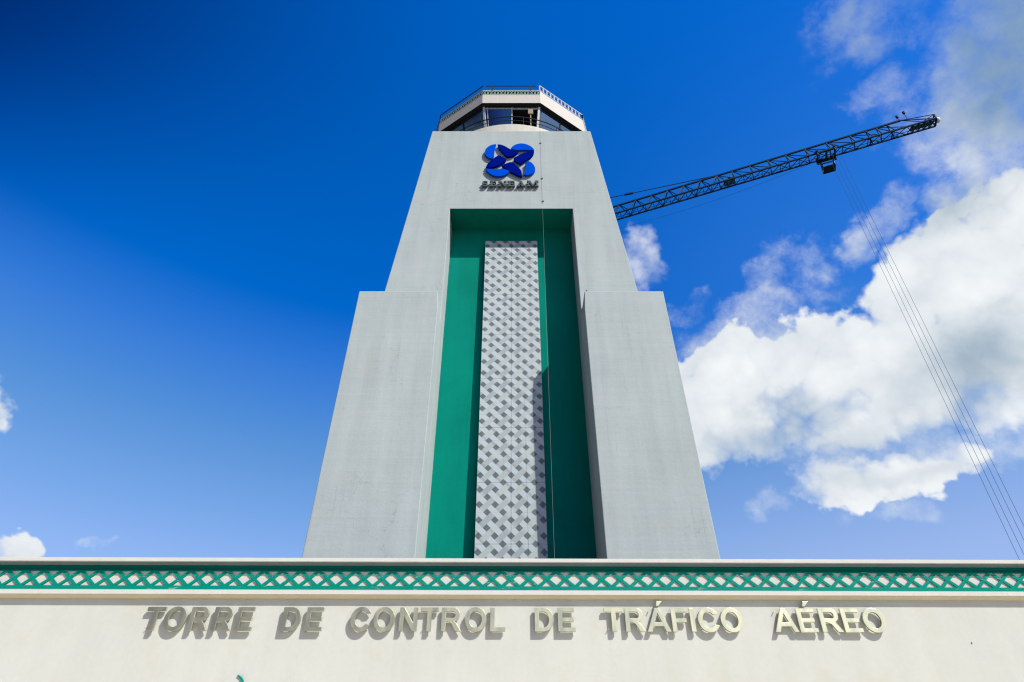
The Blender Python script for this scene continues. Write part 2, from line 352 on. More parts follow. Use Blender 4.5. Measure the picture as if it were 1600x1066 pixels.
# woven metal screen
def woven():
    m, g, b, co = mat_base('woven_screen_metal'); x, y, z = g.sep(co)[0:3]
    PX, PZ = 0.600, 0.602
    u = g.m('DIVIDE', x, PX); v = g.m('DIVIDE', z, PZ)
    p = g.m('SUBTRACT', u, v); q = g.m('ADD', u, v)           # rotated grid
    def cell(t): return g.m('FLOOR', g.m('ADD', t, 0.5))
    ip, iq = cell(p), cell(q)
    fp = g.m('ABSOLUTE', g.m('SUBTRACT', p, ip)); fq = g.m('ABSOLUTE', g.m('SUBTRACT', q, iq))
    hw = 0.258
    inP = g.m('LESS_THAN', fp, hw); inQ = g.m('LESS_THAN', fq, hw)       # inQ: band of constant q runs like "\"
    par = g.m('ABSOLUTE', g.m('SUBTRACT', g.m('ADD', ip, iq), g.m('MULTIPLY', 2.0, g.m('FLOOR', g.m('MULTIPLY', g.m('ADD', ip, iq), 0.5)))))
    both = g.m('MULTIPLY', inP, inQ)
    par1 = g.m('LESS_THAN', par, 0.5)
    light = g.m('MAXIMUM', g.m('MULTIPLY', inQ, g.m('SUBTRACT', 1.0, inP)), g.m('MULTIPLY', both, par1))
    greyb = g.m('MAXIMUM', g.m('MULTIPLY', inP, g.m('SUBTRACT', 1.0, inQ)), g.m('MULTIPLY', both, g.m('SUBTRACT', 1.0, par1)))
    wn = g.n.new('ShaderNodeTexWhiteNoise'); wn.noise_dimensions = '2D'; g.l.new(g.comb(ip, iq, 0.0), wn.inputs['Vector'])
    rv = wn.outputs['Value']
    hatch = g.m('SINE', g.m('MULTIPLY', g.m('ADD', u, g.m('MULTIPLY', v, 1.0)), 75.0)); hatch2 = g.m('SINE', g.m('MULTIPLY', p, 95.0))
    cl = rgb(0.345, 0.405, 0.43)
    cg = g.mix(g.mp(hatch2, -1, 1, 0.0, 0.5), rgb(0.24, 0.285, 0.305), rgb(0.14, 0.17, 0.185))
    cg = g.mix(g.m('MULTIPLY', rv, 0.55), cg, rgb(0.44, 0.49, 0.46))
    dots = g.m('MULTIPLY', hatch, hatch2)
    cd = g.mix(g.mp(dots, -1, 1, 0.0, 0.6), rgb(0.04, 0.062, 0.072), rgb(0.09, 0.118, 0.128))
    cd = g.mix(g.m('MULTIPLY', rv, 0.4), cd, rgb(0.13, 0.19, 0.17))
    c = g.mix(light, cd, cl); c = g.mix(greyb, c, cg)
    zf = g.m('ABSOLUTE', g.m('SUBTRACT', g.m('DIVIDE', z, PZ * 4), g.m('FLOOR', g.m('ADD', g.m('DIVIDE', z, PZ * 4), 0.5))))
    zf1 = g.m('ABSOLUTE', g.m('SUBTRACT', v, g.m('FLOOR', g.m('ADD', v, 0.5))))
    seam = g.m('MAXIMUM', g.m('LESS_THAN', g.m('ABSOLUTE', x), 0.009), g.m('LESS_THAN', zf, 0.005))
    c = g.mix(g.m('MULTIPLY', g.m('LESS_THAN', zf1, 0.012), 0.35), c, rgb(0.16, 0.18, 0.2))
    c = g.mix(g.m('MULTIPLY', seam, 0.5), c, rgb(0.07, 0.08, 0.09))
    g.l.new(c, b.inputs['Base Color']); b.inputs['Roughness'].default_value = 0.55; b.inputs['Metallic'].default_value = 0.0
    return m
FP = FB - 0.45
ptop = onF(800, 377, FB - .27).z
s = MB()
for sg in (-1, 1):
    x0, x1 = (-1.315, -0.004) if sg < 0 else (0.004, 1.315)
    s.box(x0, x1, FP, FP + 0.03, 5.0, ptop)
screen = tw(s).build('woven_screen', woven(), tower, fix=False)
s = MB()
for sg in (-1, 1): s.box(sg * 1.25 - .03, sg * 1.25 + .03, FP + 0.031, FP + 0.09, 5.0, ptop - 0.05)
z = 6.0
while z < ptop:
    s.box(-1.30, -1.2, FP + 0.091, FB, z, z + 0.06); s.box(1.2, 1.30, FP + 0.091, FB, z, z + 0.06); z += 1.204
s.box(-0.05, 0.05, FP + 0.031, FP + 0.1, 5.0, ptop - 0.03)
s.build('screen_bracket', M_steel, screen, fix=False)
bpy.data.objects['screen_bracket'].data.transform(Matrix.Translation((0, -26, 0)))
for o_ in (screen, bpy.data.objects['screen_bracket']):      # the screen leans: its head is fixed closer to the wall than its foot
    for v_ in o_.data.vertices: v_.co.y += .17 * (v_.co.z - 7) / (ptop - 7)
# ---- round balcony parapet
CY = 27.65; RP = 5.5; HP = onF(800, 194, CY - RP).z
s = MB(); n = 96
def circ(r, k, z): a = 2 * math.pi * k / n; return (r * math.sin(a), CY - r * math.cos(a), z)
for k in range(n):
    s.face([circ(RP, k, zt - .4), circ(RP, k + 1, zt - .4), circ(RP, k + 1, HP), circ(RP, k, HP)])
    s.face([circ(RP, k, HP), circ(RP, k + 1, HP), circ(RP - .18, k + 1, HP), circ(RP - .18, k, HP)])
    s.face([circ(RP - .18, k, HP), circ(RP - .18, k + 1, HP), circ(RP - .18, k + 1, zt - .4), circ(RP - .18, k, zt - .4)])
tw(s).build('balcony_parapet', M_parapet, tower)
# ---- balcony railing
s = MB(); RR = RP - .10; Hr1 = onF(800, 182.5, CY - RR).z; Hr2 = onF(800, 188.5, CY - RR).z
for h, r in ((Hr1, .035), (Hr2, .02)): s.tube([circ(RR, k, h) for k in range(n)], r, 8, True)
for k in range(2, n, 6): s.tube([circ(RR, k, HP - .02), circ(RR, k, Hr1)], .02, 6)
tw(s).build('balcony_railing', M_steel, tower, smooth=False)
# ---- ten-sided cab
def dec(R_, k, z): a = R(36 * (k + .5)); return Vector((R_ * math.sin(a), CY - R_ * math.cos(a), z))
FC = 22.35; AP = CY - FC; RC = AP / math.cos(R(18)); SC = 1.02
RC *= SC
HF1 = onF(800, 151, FC).z; HF0 = onF(800, 163.5, FC).z
RG1 = RC - .30; RG0 = RC - 1.05; HG0 = zt + 0.15; HG1 = HF0 - .05
s = MB()
for k in range(10):
    s.face([dec(RC, k, HF0), dec(RC, k + 1, HF0), dec(RC, k + 1, HF1), dec(RC, k, HF1)])
    s.face([dec(RC, k, HF1), dec(RC, k + 1, HF1), dec(RC - .5, k + 1, HF1 + .02), dec(RC - .5, k, HF1 + .02)])
s.face([dec(RC - .5, k, HF1 + .02) for k in range(10)])
roof = tw(s).build('cab_roof', M_fascia, tower, bevel=0.02)
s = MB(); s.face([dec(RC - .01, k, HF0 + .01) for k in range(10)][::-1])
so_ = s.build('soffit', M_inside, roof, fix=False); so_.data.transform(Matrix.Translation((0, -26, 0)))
def lerp(a, b, t): return a + (b - a) * t
s = MB()
for k in range(10):
    a, b = dec(RG0, k, HG0), dec(RG0, k + 1, HG0); c, d = dec(RG0 - .1, k, zt), dec(RG0 - .1, k + 1, zt)
    s.face([c, d, b, a])
s.face([dec(RG0 - .1, k, zt + .02) for k in range(10)])
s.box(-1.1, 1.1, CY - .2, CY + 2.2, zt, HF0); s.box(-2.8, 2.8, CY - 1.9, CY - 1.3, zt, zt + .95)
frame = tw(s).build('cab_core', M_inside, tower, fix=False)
for k in range(10):
    a, b = dec(RG0, k, HG0), dec(RG0, k + 1, HG0); c, d = dec(RG1, k, HG1), dec(RG1, k + 1, HG1)
    s = MB(); s.bar(a - Vector((0, 0, .1)), c, .13, .13)
    s.v = [(x, y - 26, z) for x, y, z in s.v]; s.build('corner_post', M_wrail, frame)
    for t0, t1 in ((.03, .49), (.53, .97)):
        if k == 9 and t0 > .5: continue                     # the opened window beside the centre post
        p = [lerp(a, b, t0), lerp(a, b, t1), lerp(c, d, t1), lerp(c, d, t0)]
        nrm = (p[1] - p[0]).cross(p[3] - p[0]).normalized() * .012
        s = MB(); s.hexa([p[0] - nrm, p[1] - nrm, p[1] + nrm, p[0] + nrm, p[3] - nrm, p[2] - nrm, p[2] + nrm, p[3] + nrm])
        s.v = [(x, y - 26, z) for x, y, z in s.v]; s.build('window_pane', M_glass, frame)
    s = MB(); s.bar(lerp(a, b, .51), lerp(c, d, .51), .07, .07)
    s.bar(lerp(a, c, .97), lerp(b, d, .97), .08, .08); s.bar(lerp(a, b, .06), lerp(c, d, .06), .05, .05)
    s.v = [(x, y - 26, z) for x, y, z in s.v]; s.build('mullion', M_wrail if k % 2 else M_steel, frame)
# ---- roof lattice band, plain curb on the right, rails
LB0, LB1 = HF1 + .03, HF1 + .50; RL = RC - .04
s = MB(); s2 = MB(); s4 = MB()
for k in range(10):
    a0, b0 = dec(RL, k, LB0), dec(RL, k + 1, LB0); a1, b1 = dec(RL, k, LB1), dec(RL, k + 1, LB1)
    if k in (0, 1):
        s2.hexa([a0, b0, dec(RL - .15, k + 1, LB0), dec(RL - .15, k, LB0), a1, b1, dec(RL - .15, k + 1, LB1), dec(RL - .15, k, LB1)])
        continue
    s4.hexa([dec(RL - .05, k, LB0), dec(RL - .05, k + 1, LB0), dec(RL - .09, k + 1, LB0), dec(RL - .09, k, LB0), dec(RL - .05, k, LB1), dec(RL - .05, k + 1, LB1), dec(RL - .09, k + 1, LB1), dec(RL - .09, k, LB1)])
    N = 17
    s.bar(a0 + Vector((0, 0, .03)), b0 + Vector((0, 0, .03)), .05); s.bar(a1, b1, .06)
    for q in range(N):
        s.bar(lerp(a0, b0, q / N), lerp(a1, b1, (q + 1) / N), .045, .03); s.bar(lerp(a1, b1, q / N), lerp(a0, b0, (q + 1) / N), .045, .03)
tw(s).build('roof_lattice_band', M_lattice, tower, fix=False); tw(s4).build('lattice_backing', M_latdark, tower, fix=False)
tw(s2).build('roof_curb', M_fascia, tower, fix=False, bevel=.01)
s = MB(); s3 = MB(); RT = onF(800, 134.5, CY - RL * math.cos(R(18))).z
for k in range(10):
    white = k in (0, 1); t = s3 if white else s; r0, r1 = (0.0, 1.0)
    if k == 9: r0, r1 = .05, .93
    a0, b0 = dec(RL, k, LB1), dec(RL, k + 1, LB1); a1, b1 = dec(RL, k, RT), dec(RL, k + 1, RT)
    t.bar(lerp(a1, b1, r0), lerp(a1, b1, r1), .06 if white else .05, .06 if white else .05)
    N = 12 if white else 13
    for q in range(N + 1):
        if white: t.bar(lerp(a0, b0, q / N), lerp(a1, b1, q / N), .075, .05)
        elif k == 9: t.bar(lerp(a0, b0, .1 + .8 * q / N), lerp(a1, b1, .1 + .8 * q / N), .08 if q in (1, 12) else .018)
        else: t.bar(lerp(a0, b0, q / N), lerp(a1, b1, q / N), .03)
    if white:
        t.bar(lerp(a0, a1, .12), lerp(b0, b1, .12), .04)
tw(s).build('roof_railing', M_steel, tower, fix=False)
tw(s3).build('roof_railing', M_wrail, tower, fix=False)['label'] = 'white framed roof railing on the right edge'
# ---- board on a pole standing inside the cab
BF = 22.42; q0 = onF(823.5, 177.5, BF); q1 = onF(834.5, 170.5, BF); pz = HP - .5
s = MB(); s.box(-.15, .15, 0, .05, q0.z - pz, q1.z - pz); s.box(-.035, .035, .051, .1, 0, q0.z - pz + .1)
o = s.build('junction_board', M_beige, None); o.location = ((q0.x + q1.x) / 2, BF, pz)
o['label'] = 'small beige board on a pole standing on the round balcony before the dark window'; o['category'] = 'board'
# ---- lightning cable down the front
s = MB(); cx = 1.60
pts = [(cx - .01, FM + .06, zt + .05), (cx, FM - .025, zt - .02)] + [(cx - (zt - z) * .006, FM - .02, z) for z in [zt - 1 - i for i in range(6)]]
pts += [(cx - .04 - i * .008, FM + .03 + .01 * i, zs - .1 - 1.5 * i) for i in range(15)]
s.tube(pts, .0045, 5)
for z in (zt - 1.15, zt - 4.2, zt - 6.0): s.box(cx - .045, cx + .045, FM - .05, FM, z, z + .07)
s.v = [(x - cx, y - FM, z) for x, y, z in s.v]
o = s.build('hanging_cable', paint('grey_cable', (0.22, 0.25, 0.25), .6), None, fix=False); o.location = (cx, FM, 0)
o['label'] = 'thin grey cable clipped down the upper tower face and hanging past the green recess'; o['category'] = 'cable'
# ================================================================== EMBLEM
EF = FM - .16
def ez(zx, zy, F=EF): return onF(740 + zx * 120 / 1347, 210 + zy * 95 / 1066, F)
ec = onF(795, 251, FM)
emblem = thing('emblem_sign', 'interlaced blue emblem of eight raised plates high on the tower face', 'emblem', (ec.x, FM, ec.z))
def smooth_loop(pts, sharp):
    o = []; n = len(pts)
    for i, p in enumerate(pts):
        if i in sharp: o.append(p); continue
        a, b = pts[i - 1], pts[(i + 1) % n]
        o.append((p[0] + .22 * (a[0] - p[0]), p[1] + .22 * (a[1] - p[1]))); o.append((p[0] + .22 * (b[0] - p[0]), p[1] + .22 * (b[1] - p[1])))
    return o
plates = [
 ('b', [(395,170),(330,178),(270,203),(215,250),(190,310),(203,360),(240,397),(290,418),(318,420),(358,372),(362,300),(375,235)], (0,8,9)),
 ('d', [(420,175),(480,178),(540,200),(600,235),(650,262),(700,285),(780,305),(740,345),(680,378),(600,390),(565,380),(520,330),(480,285),(440,240)], (0,6)),
 ('b', [(655,240),(690,205),(740,175),(810,158),(880,160),(950,180),(1010,212),(1050,250),(1062,275),(960,270),(860,270),(760,275),(700,265)], (0,8)),
 ('d', [(1062,296),(1048,350),(1005,395),(940,440),(880,475),(830,520),(790,500),(700,445),(705,415),(770,375),(850,335),(930,310),(1000,300)], (0,5,7,8)),
 ('d', [(440,362),(570,430),(565,460),(500,505),(420,550),(340,572),(240,578),(215,570),(240,520),(290,470),(360,410)], (0,1,2,7)),
 ('d', [(490,548),(560,512),(640,485),(690,490),(740,530),(790,580),(840,640),(853,742),(800,728),(720,692),(650,655),(590,612)], (0,6,7)),
 ('b', [(905,505),(955,465),(1010,488),(1055,532),(1082,590),(1076,642),(1040,682),(980,708),(920,717),(880,702),(900,640),(915,570)], (0,9)),
 ('b', [(208,598),(300,608),(400,615),(500,598),(560,615),(628,642),(600,685),(540,717),(460,734),(380,731),(300,702),(240,650)], (0,5))]
for kind, pts, sharp in plates:
    lp = [(q.x, q.z) for q in (ez(*p) for p in smooth_loop(pts, sharp))]
    o = shapes('plate', [lp], .12, M_blue1 if kind == 'b' else M_blue2, emblem, lambda u, v, d: (u - ec.x, -.16 + d, v - ec.z), bevel=.006)
    o['label'] = 'bright blue plate' if kind == 'b' else 'navy blue plate'
# ================================================================== GLYPHS (unit height)
def arc(cx, cy, rx, ry, a0, a1, n=14): return [(cx + rx * math.cos(R(a0 + (a1 - a0) * k / n)), cy + ry * math.sin(R(a0 + (a1 - a0) * k / n))) for k in range(n + 1)]
def glyph(ch):
    S = .195; H = .165                       # stem, bar widths
    if ch == 'T': return .80, [[(0, 1), (.8, 1), (.8, 1 - H), (.4 + S / 2, 1 - H), (.4 + S / 2, 0), (.4 - S / 2, 0), (.4 - S / 2, 1 - H), (0, 1 - H)]]
    if ch == 'I': return S, [[(0, 0), (S, 0), (S, 1), (0, 1)]]
    if ch == 'L': return .70, [[(0, 0), (.7, 0), (.7, H), (S, H), (S, 1), (0, 1)]]
    if ch in 'EF':
        m = .42
        p = [(0, 0), (.76, 0), (.76, H), (S, H), (S, m), (.70, m), (.70, m + H), (S, m + H), (S, 1 - H), (.74, 1 - H), (.74, 1), (0, 1)]
        if ch == 'F': p = [(0, 0), (S, 0), (S, m - .02), (.64, m - .02), (.64, m + H - .02), (S, m + H - .02), (S, 1 - H), (.70, 1 - H), (.70, 1), (0, 1)]
        return (.76 if ch == 'E' else .70), [p]
    if ch == 'N': return .79, [[(0, 0), (S * .95, 0), (S * .95, .66), (.79 - S, 0), (.79, 0), (.79, 1), (.79 - S * .95, 1), (.79 - S * .95, .36), (S, 1), (0, 1)]]
    if ch == 'A': return 1.0, [[(0, 0), (.205, 0), (.29, .23), (.71, .23), (.795, 0), (1, 0), (.605, 1), (.395, 1)], [(.355, .395), (.5, .79), (.645, .395)]]
    if ch == 'O': return .97, [arc(.485, .5, .485, .52, 0, 360, 44)[:-1], arc(.485, .5, .28, .345, 0, 360, 44)[:-1]]
    if ch == 'D': return .84, [[(0, 0)] + arc(.38, .5, .46, .5, -90, 90, 24) + [(0, 1)], [(S, H)] + arc(.36, .5, .27, .5 - H, -90, 90, 20) + [(S, 1 - H)]]
    if ch == 'C':
        return .90, [arc(.48, .5, .48, .52, 30, 330, 40) + [(.70, .31)] + arc(.48, .5, .275, .345, 318, 42, 32) + [(.70, .69)][:0]]
    if ch == 'R':
        o = [(0, 0), (S, 0), (S, .40), (.29, .40), (.44, .33), (.64, 0), (.88, 0), (.70, .29), (.58, .415)] + arc(.53, .705, .275, .295, -62, 90, 16) + [(0, 1)]
        return .88, [o, [(S, .56), ] + arc(.50, .70, .115, .14, -90, 90, 10) + [(S, .84)]]
def glyph_serif(ch):                         # wide bold slab-serif capitals
    s = .18; t = .35
    if ch == 'E': return 1.15, [[(0, 0), (1.15, 0), (1.15, .34), (1.0, .34), (.92, s), (.16 + t, s), (.16 + t, .44), (.68, .44), (.68, .34), (.80, .34), (.80, .66), (.68, .66), (.68, .56), (.16 + t, .56), (.16 + t, 1 - s), (.88, 1 - s), (.95, .68), (1.1, .68), (1.1, 1), (0, 1), (0, 1 - s), (.16, 1 - s), (.16, s), (0, s)]]
    if ch == 'N': return 1.4, [[(0, 0), (.52, 0), (.52, s), (.34, s), (.34, .74), (1.02, 0), (1.26, 0), (1.26, 1 - s), (1.4, 1 - s), (1.4, 1), (.90, 1), (.90, 1 - s), (1.08, 1 - s), (1.08, .34), (.46, 1), (0, 1), (0, 1 - s), (.16, 1 - s), (.16, s), (0, s)]]
    if ch == 'A': return 1.4, [[(0, 0), (.50, 0), (.50, s), (.36, s), (.42, .25), (.82, .25), (.88, s), (.76, s), (.76, 0), (1.4, 0), (1.4, s), (1.24, s), (.84, 1), (.56, 1), (.16, s), (0, s)], [(.48, .37), (.62, .72), (.76, .37)]]
    if ch == 'M': return 1.75, [[(0, 0), (.50, 0), (.50, s), (.34, s), (.34, .76), (.80, 0), (.94, 0), (1.36, .76), (1.36, s), (1.22, s), (1.22, 0), (1.75, 0), (1.75, s), (1.60, s), (1.60, 1 - s), (1.75, 1 - s), (1.75, 1), (1.30, 1), (.90, .34), (.50, 1), (0, 1), (0, 1 - s), (.18, 1 - s), (.18, s), (0, s)]]
    if ch == 'S':
        c = arc(.50, .715, .34, .215, 20, 90, 6) + arc(.42, .715, .26, .215, 90, 250, 12) + [(.60, .47)] + arc(.58, .285, .26, .215, 70, -90, 12) + arc(.45, .285, .32, .215, -90, -170, 6)
        L, Rr = [], []
        for i, p in enumerate(c):
            a = c[max(i - 1, 0)]; b = c[min(i + 1, len(c) - 1)]; d = Vector((b[0] - a[0], b[1] - a[1])); d.normalize(); w = .075 + .055 * abs(d.y) + .05 * (1 if 14 < i < 24 else 0)
            nx, ny = -d.y * w, d.x * w; L.append((p[0] + nx, p[1] + ny)); Rr.append((p[0] - nx, p[1] - ny))
        return 1.0, [L + Rr[::-1]]
sen = thing('tower_sign', 'dark grey raised serif capitals reading SENEAM under the blue emblem', 'sign', (ec.x, FM, ec.z - 2.2))
for ch, a, b in (('S', 148, 250), ('E', 280, 398), ('N', 432, 578), ('E', 592, 724), ('A', 756, 905), ('M', 938, 1140)):
    zl = lambda q: 815 - (q - 148) * .008
    A = ez(a, 908); B = ez(b, 908); T = ez(a, zl(a))
    wd, lps = glyph_serif(ch); W = B.x - A.x; Hh = T.z - A.z
    lps = [[(A.x + u / wd * W, A.z + v * Hh) for u, v in lp] for lp in lps]
    o = shapes('letter', lps, .12, M_darkgrey, sen, lambda u, v, d: (u - ec.x, -.16 + d, v - ec.z + 2.2), bevel=.004)
    o['label'] = 'dark serif letter ' + ch
# ================================================================== LOW BUILDING IN FRONT
YAW = R(.5); DW = 12.0
bld = thing('entrance_building', 'low cream building with teal lattice cornice in front of the tower', 'building', (0, DW, 0), YAW)
nrm = Vector((math.sin(YAW), -math.cos(YAW), 0)); tang = Vector((math.cos(YAW), math.sin(YAW), 0))
def onW(px, py, o=0.0):                      # photo pixel on the wall plane offset o outward -> (local x, height)
    d = ray(px, py); base = Vector((0, DW, 0)) + nrm * o; t = base.dot(nrm) / d.dot(nrm); p = d * t
    return (p - Vector((0, DW, 0))).dot(tang), p.z + EYE
hz = lambda py, o=0.0: onW(800, py, o)[1]
XL = 17.0
zc_top = hz(872.7, .15)
s = MB(); zw = hz(937, 0)
s.box(-XL, XL, 0, .35, 0, hz(885, 0)); s.box(-XL, -XL + .3, .35, 7.5, 0, hz(885, 0)); s.box(XL - .3, XL, .35, 7.5, 0, hz(885, 0)); s.box(-XL + .3, XL - .3, 7.2, 7.5, 0, hz(885, 0))
s.build('wall', M_cream, bld, fix=False)
s = MB(); s.box(-XL + .3, XL - .3, .35, 7.2, 4.55, 4.8); s.build('roof', M_roof, bld, fix=False)
def molding(name, prof, mat, bevel=0.0):     # prof: (outward, z) listed top-back .. front .. bottom-back
    s = MB(); n = len(prof); seg = 24
    xs = [-XL - .0 + 2 * XL * k / seg for k in range(seg + 1)]
    for k in range(seg):
        for q in range(n - 1):
            (o0, z0), (o1, z1) = prof[q], prof[q + 1]
            s.face([(xs[k], -o0, z0), (xs[k + 1], -o0, z0), (xs[k + 1], -o1, z1), (xs[k], -o1, z1)])
    s.face([(xs[0], -o, z) for o, z in prof]); s.face([(xs[-1], -o, z) for o, z in prof][::-1])
    return s.build(name, mat, bld, bevel=bevel)
z1 = hz(878.4, .15); z2 = hz(884.3, .08)
molding('cornice_cap', [(-.4, zc_top - .01), (.15, zc_top), (.15, z1), (.002, z1), (-.4, z1)], M_white, .006)
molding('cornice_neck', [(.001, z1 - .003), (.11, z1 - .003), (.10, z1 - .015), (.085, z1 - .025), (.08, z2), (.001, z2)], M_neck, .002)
z3 = hz(892.5, .035)
molding('cornice_ledge', [(.001, z2 - .003), (.06, z2 - .003), (.055, z2 - .02), (.037, z2 - .035), (.035, z3), (.001, z3)], M_tealshade, .004)
zb0 = hz(922.0, .055); zb1 = hz(915.8, .055)
# lattice frieze: bottom rail plus crossed bars in relief
s = MB(); s.box(-XL, XL, -.036, -.001, zb0, zb1); s.box(-XL, XL, -.022, -.001, z3 - .012, z3 + .004)
pitch = (onW(1000, 905, .05)[0] - onW(800, 905, .05)[0]) / 200 * 28.62
xc = onW(797.5 + .3, 905, .05)[0]              # one crossing
za, zb_ = zb1 - .004, z3 + .002; hh = (zb_ - za); mid = (za + zb_) / 2
k0 = int(-XL / pitch) - 2
for k in range(k0, -k0 + 1):
    x = xc + k * pitch
    if abs(x) > XL - .3: continue
    hx = pitch * .50; bw = .053
    for sg, ot in ((1, -.018), (-1, -.0205)):
        dx = bw / 2 / math.sin(math.atan2(hh, 2 * hx))
        p = [(x - sg * hx - dx, za), (x - sg * hx + dx, za), (x + sg * hx + dx, zb_), (x + sg * hx - dx, zb_)]
        s.hexa([(p[0][0], ot, p[0][1]), (p[1][0], ot, p[1][1]), (p[1][0], -.001, p[1][1]), (p[0][0], -.001, p[0][1]),
                (p[3][0], ot, p[3][1]), (p[2][0], ot, p[2][1]), (p[2][0], -.001, p[2][1]), (p[3][0], -.001, p[3][1])])
s.build('lattice_frieze', M_teal, bld, fix=False)
z4 = hz(925.0, .05); z5 = hz(929.6, .11)
molding('lower_moulding', [(.001, zb0 - .002), (.048, zb0 - .002), (.045, z4), (.115, z4 - .004), (.115, z5), (.10, z5 - .003), (.001, z5 - .003)], M_white, .003)
molding('cove', [(.001, z5 - .004), (.098, z5 - .004), (.075, z5 - .02), (.05, z5 - .045), (.045, hz(936.2, .04)), (.001, hz(937, .0))], M_tan)
# ================================================================== LETTERING
sign = thing('wall_lettering', 'raised metal capitals reading TORRE DE CONTROL DE TRÁFICO AÉREO across the cream wall', 'sign', (0, DW, 0), YAW)
b_, t_, m_ = 987.0, 949.6, 968.0
words = [('TORRE', [('T', 232.3, 261.2, 't'), ('O', 256.5, 291, 'm'), ('R', 291, 322, 'b'), ('R', 328, 359, 'b'), ('E', 364.5, 391.5, 'b')]),
 ('DE', [('D', 437, 466, 'b'), ('E', 474.3, 501.5, 'b')]),
 ('CONTROL', [('C', 547.5, 579, 'm'), ('O', 583, 617, 'm'), ('N', 622, 650.5, 'b'), ('T', 658, 686, 't'), ('R', 688.5, 720, 'b'), ('O', 726, 760, 'm'), ('L', 765.5, 789.5, 'b')]),
 ('DE', [('D', 836, 866, 'b'), ('E', 872.5, 900, 'b')]),
 ('TRÁFICO', [('T', 943, 972, 't'), ('R', 979, 1010, 'b'), ('Á', 1012.5, 1049.5, 'b'), ('F', 1052.3, 1078, 'b'), ('I', 1082, 1089, 'b'), ('C', 1091, 1123, 'm'), ('O', 1126.5, 1161, 'm')]),
 ('AÉREO', [('A', 1213, 1250, 'b'), ('É', 1252, 1280.5, 'b'), ('R', 1287, 1320, 'b'), ('E', 1322.3, 1351, 'b'), ('O', 1349.5, 1384.5, 'm')])]
OUT = .082
zbase = hz(b_ - .3, OUT); ztop = hz(t_, OUT); LH = ztop - zbase
for wd_i, (wname, ls) in enumerate(words):
    for ch, a, b, ref in ls:
        drop = (a - 800) * .0045
        py = {'b': b_, 't': t_, 'm': m_}[ref] + drop
        xa = onW(a, py, OUT)[0]; xb = onW(b, py, OUT)[0]
        base = {'Á': 'A', 'É': 'E'}.get(ch, ch)
        wd, lps = glyph(base)
        tx = lambda u, v: (xa + u / wd * (xb - xa), zbase + v * LH)
        lps = [[tx(u, v) for u, v in lp] for lp in lps]
        if ch in 'ÁÉ':
            c = wd * (.52 if ch == 'Á' else .50); lps.append([tx(c - .06, 1.09), tx(c + .06, 1.09), tx(c + .24, 1.30), tx(c + .0, 1.30)])
        o = shapes('letter', lps, .04, M_letter, sign, lambda u, v, d: (u, -OUT + d, v), bevel=.003)
        pm = MB()                                    # stand-off pins welded to the back of the letter
        for v_ in (.12, .88): pm.tube([(xa + .05 + .01, -.045, zbase + v_ * LH), (xa + .06, 0.0, zbase + v_ * LH)], .008, 6)
        bm = bmesh.new(); bm.from_mesh(o.data); vs = [bm.verts.new(q_) for q_ in pm.v]
        for f_ in pm.f: bm.faces.new([vs[k_] for k_ in f_])
        bm.to_mesh(o.data); bm.free()
        o['label'] = 'metal letter %s of the word %s' % (ch, wname if wname != 'DE' else ('DE after TORRE' if wd_i == 1 else 'DE after CONTROL'))
# ---- round wall plaque whose top peeps over the lower picture edge
cx_, cz_ = onW(362, 1074, .03)
pl = thing('round_plaque', 'round white plaque with teal rim low on the cream wall under TORRE', 'plaque', Vector((0, DW, 0)) + tang * cx_ + Vector((0, 0, cz_)), YAW)
rad = .195
shapes('disc', [arc(0, 0, rad - .012, rad - .012, 0, 360, 48)[:-1]], .03, M_cream, pl, lambda u, v, d: (u, -.031 + d, v), bevel=.004)
shapes('rim', [arc(0, 0, rad, rad, -70, 72, 30) + arc(-.018, 0, rad - .012, rad - .02, 66, -66, 30)], .05, M_teal, pl, lambda u, v, d: (u, -.051 + d, v))
# ---- tiny black nail on the wall
nx, nz = onW(1518, 1005, 0)
s = MB(); s.tube([(0, 0, 0), (0, -.01, 0)], .010, 8)
o = s.build('nail', M_dark, None, fix=False); o.location = Vector((0, DW, 0)) + tang * nx + Vector((0, 0, nz)); o.rotation_euler = (0, 0, YAW)
o['label'] = 'tiny black nail in the cream wall to the right of AÉREO'; o['category'] = 'nail'
for px, lab in ((916.5, 'tiny dark spike on the inner top corner of the right buttress'), (1033.5, 'tiny dark spike on the outer top corner of the right buttress')):
    q = onF(px, 455, FS + .05)
    s = MB(); s.tube([(0, 0, -.02), (0, 0, .10)], .022, 6)
    o = s.build('spike', M_dark, None, fix=False); o.location = (q.x, FS + .06, zsl); o['label'] = lab; o['category'] = 'spike'
# ================================================================== CRANE
HB = 50 + EYE; HT = HB + 1.55; WJ = .9
top_px = [(968, 321), (994, 313), (1019, 306), (1044, 299), (1069, 291), (1095, 283), (1120, 275), (1143, 268), (1171, 260), (1199, 251), (1227, 243), (1257, 234), (1290, 224), (1327, 213), (1368, 201), (1407, 189)]
pa = onH(968, 320.5, HT); pb = onH(1407, 188.5, HT)
jd = (pb - pa); jd.z = 0; jl = jd.length; jd.normalize(); jn = Vector((-jd.y, jd.x, 0))      # jn points away from viewer
def along(px, py):
    q = onH(px, py, HT); return (q - pa).dot(jd)
mast_s = -(pa.x) / jd.x - .8
ss = [along(*p) for p in top_px]; st = ss[1] - ss[0]
pre = [];  q = ss[0] - 2.2
while q > mast_s + .8: pre.insert(0, q); q -= 2.2
nodes_s = pre + ss; tip = ss[-1] + (ss[-1] - ss[-2]) * 1.12
mast = pa + jd * mast_s; mast.z = 0
crane = thing('tower_crane', 'dark blue lattice tower crane reaching out from behind the tower', 'crane', mast)
def jp(t, o, z): p = pa + jd * t + jn * o; return Vector((p.x - mast.x, p.y - mast.y, z))
s = MB(); cw = .13
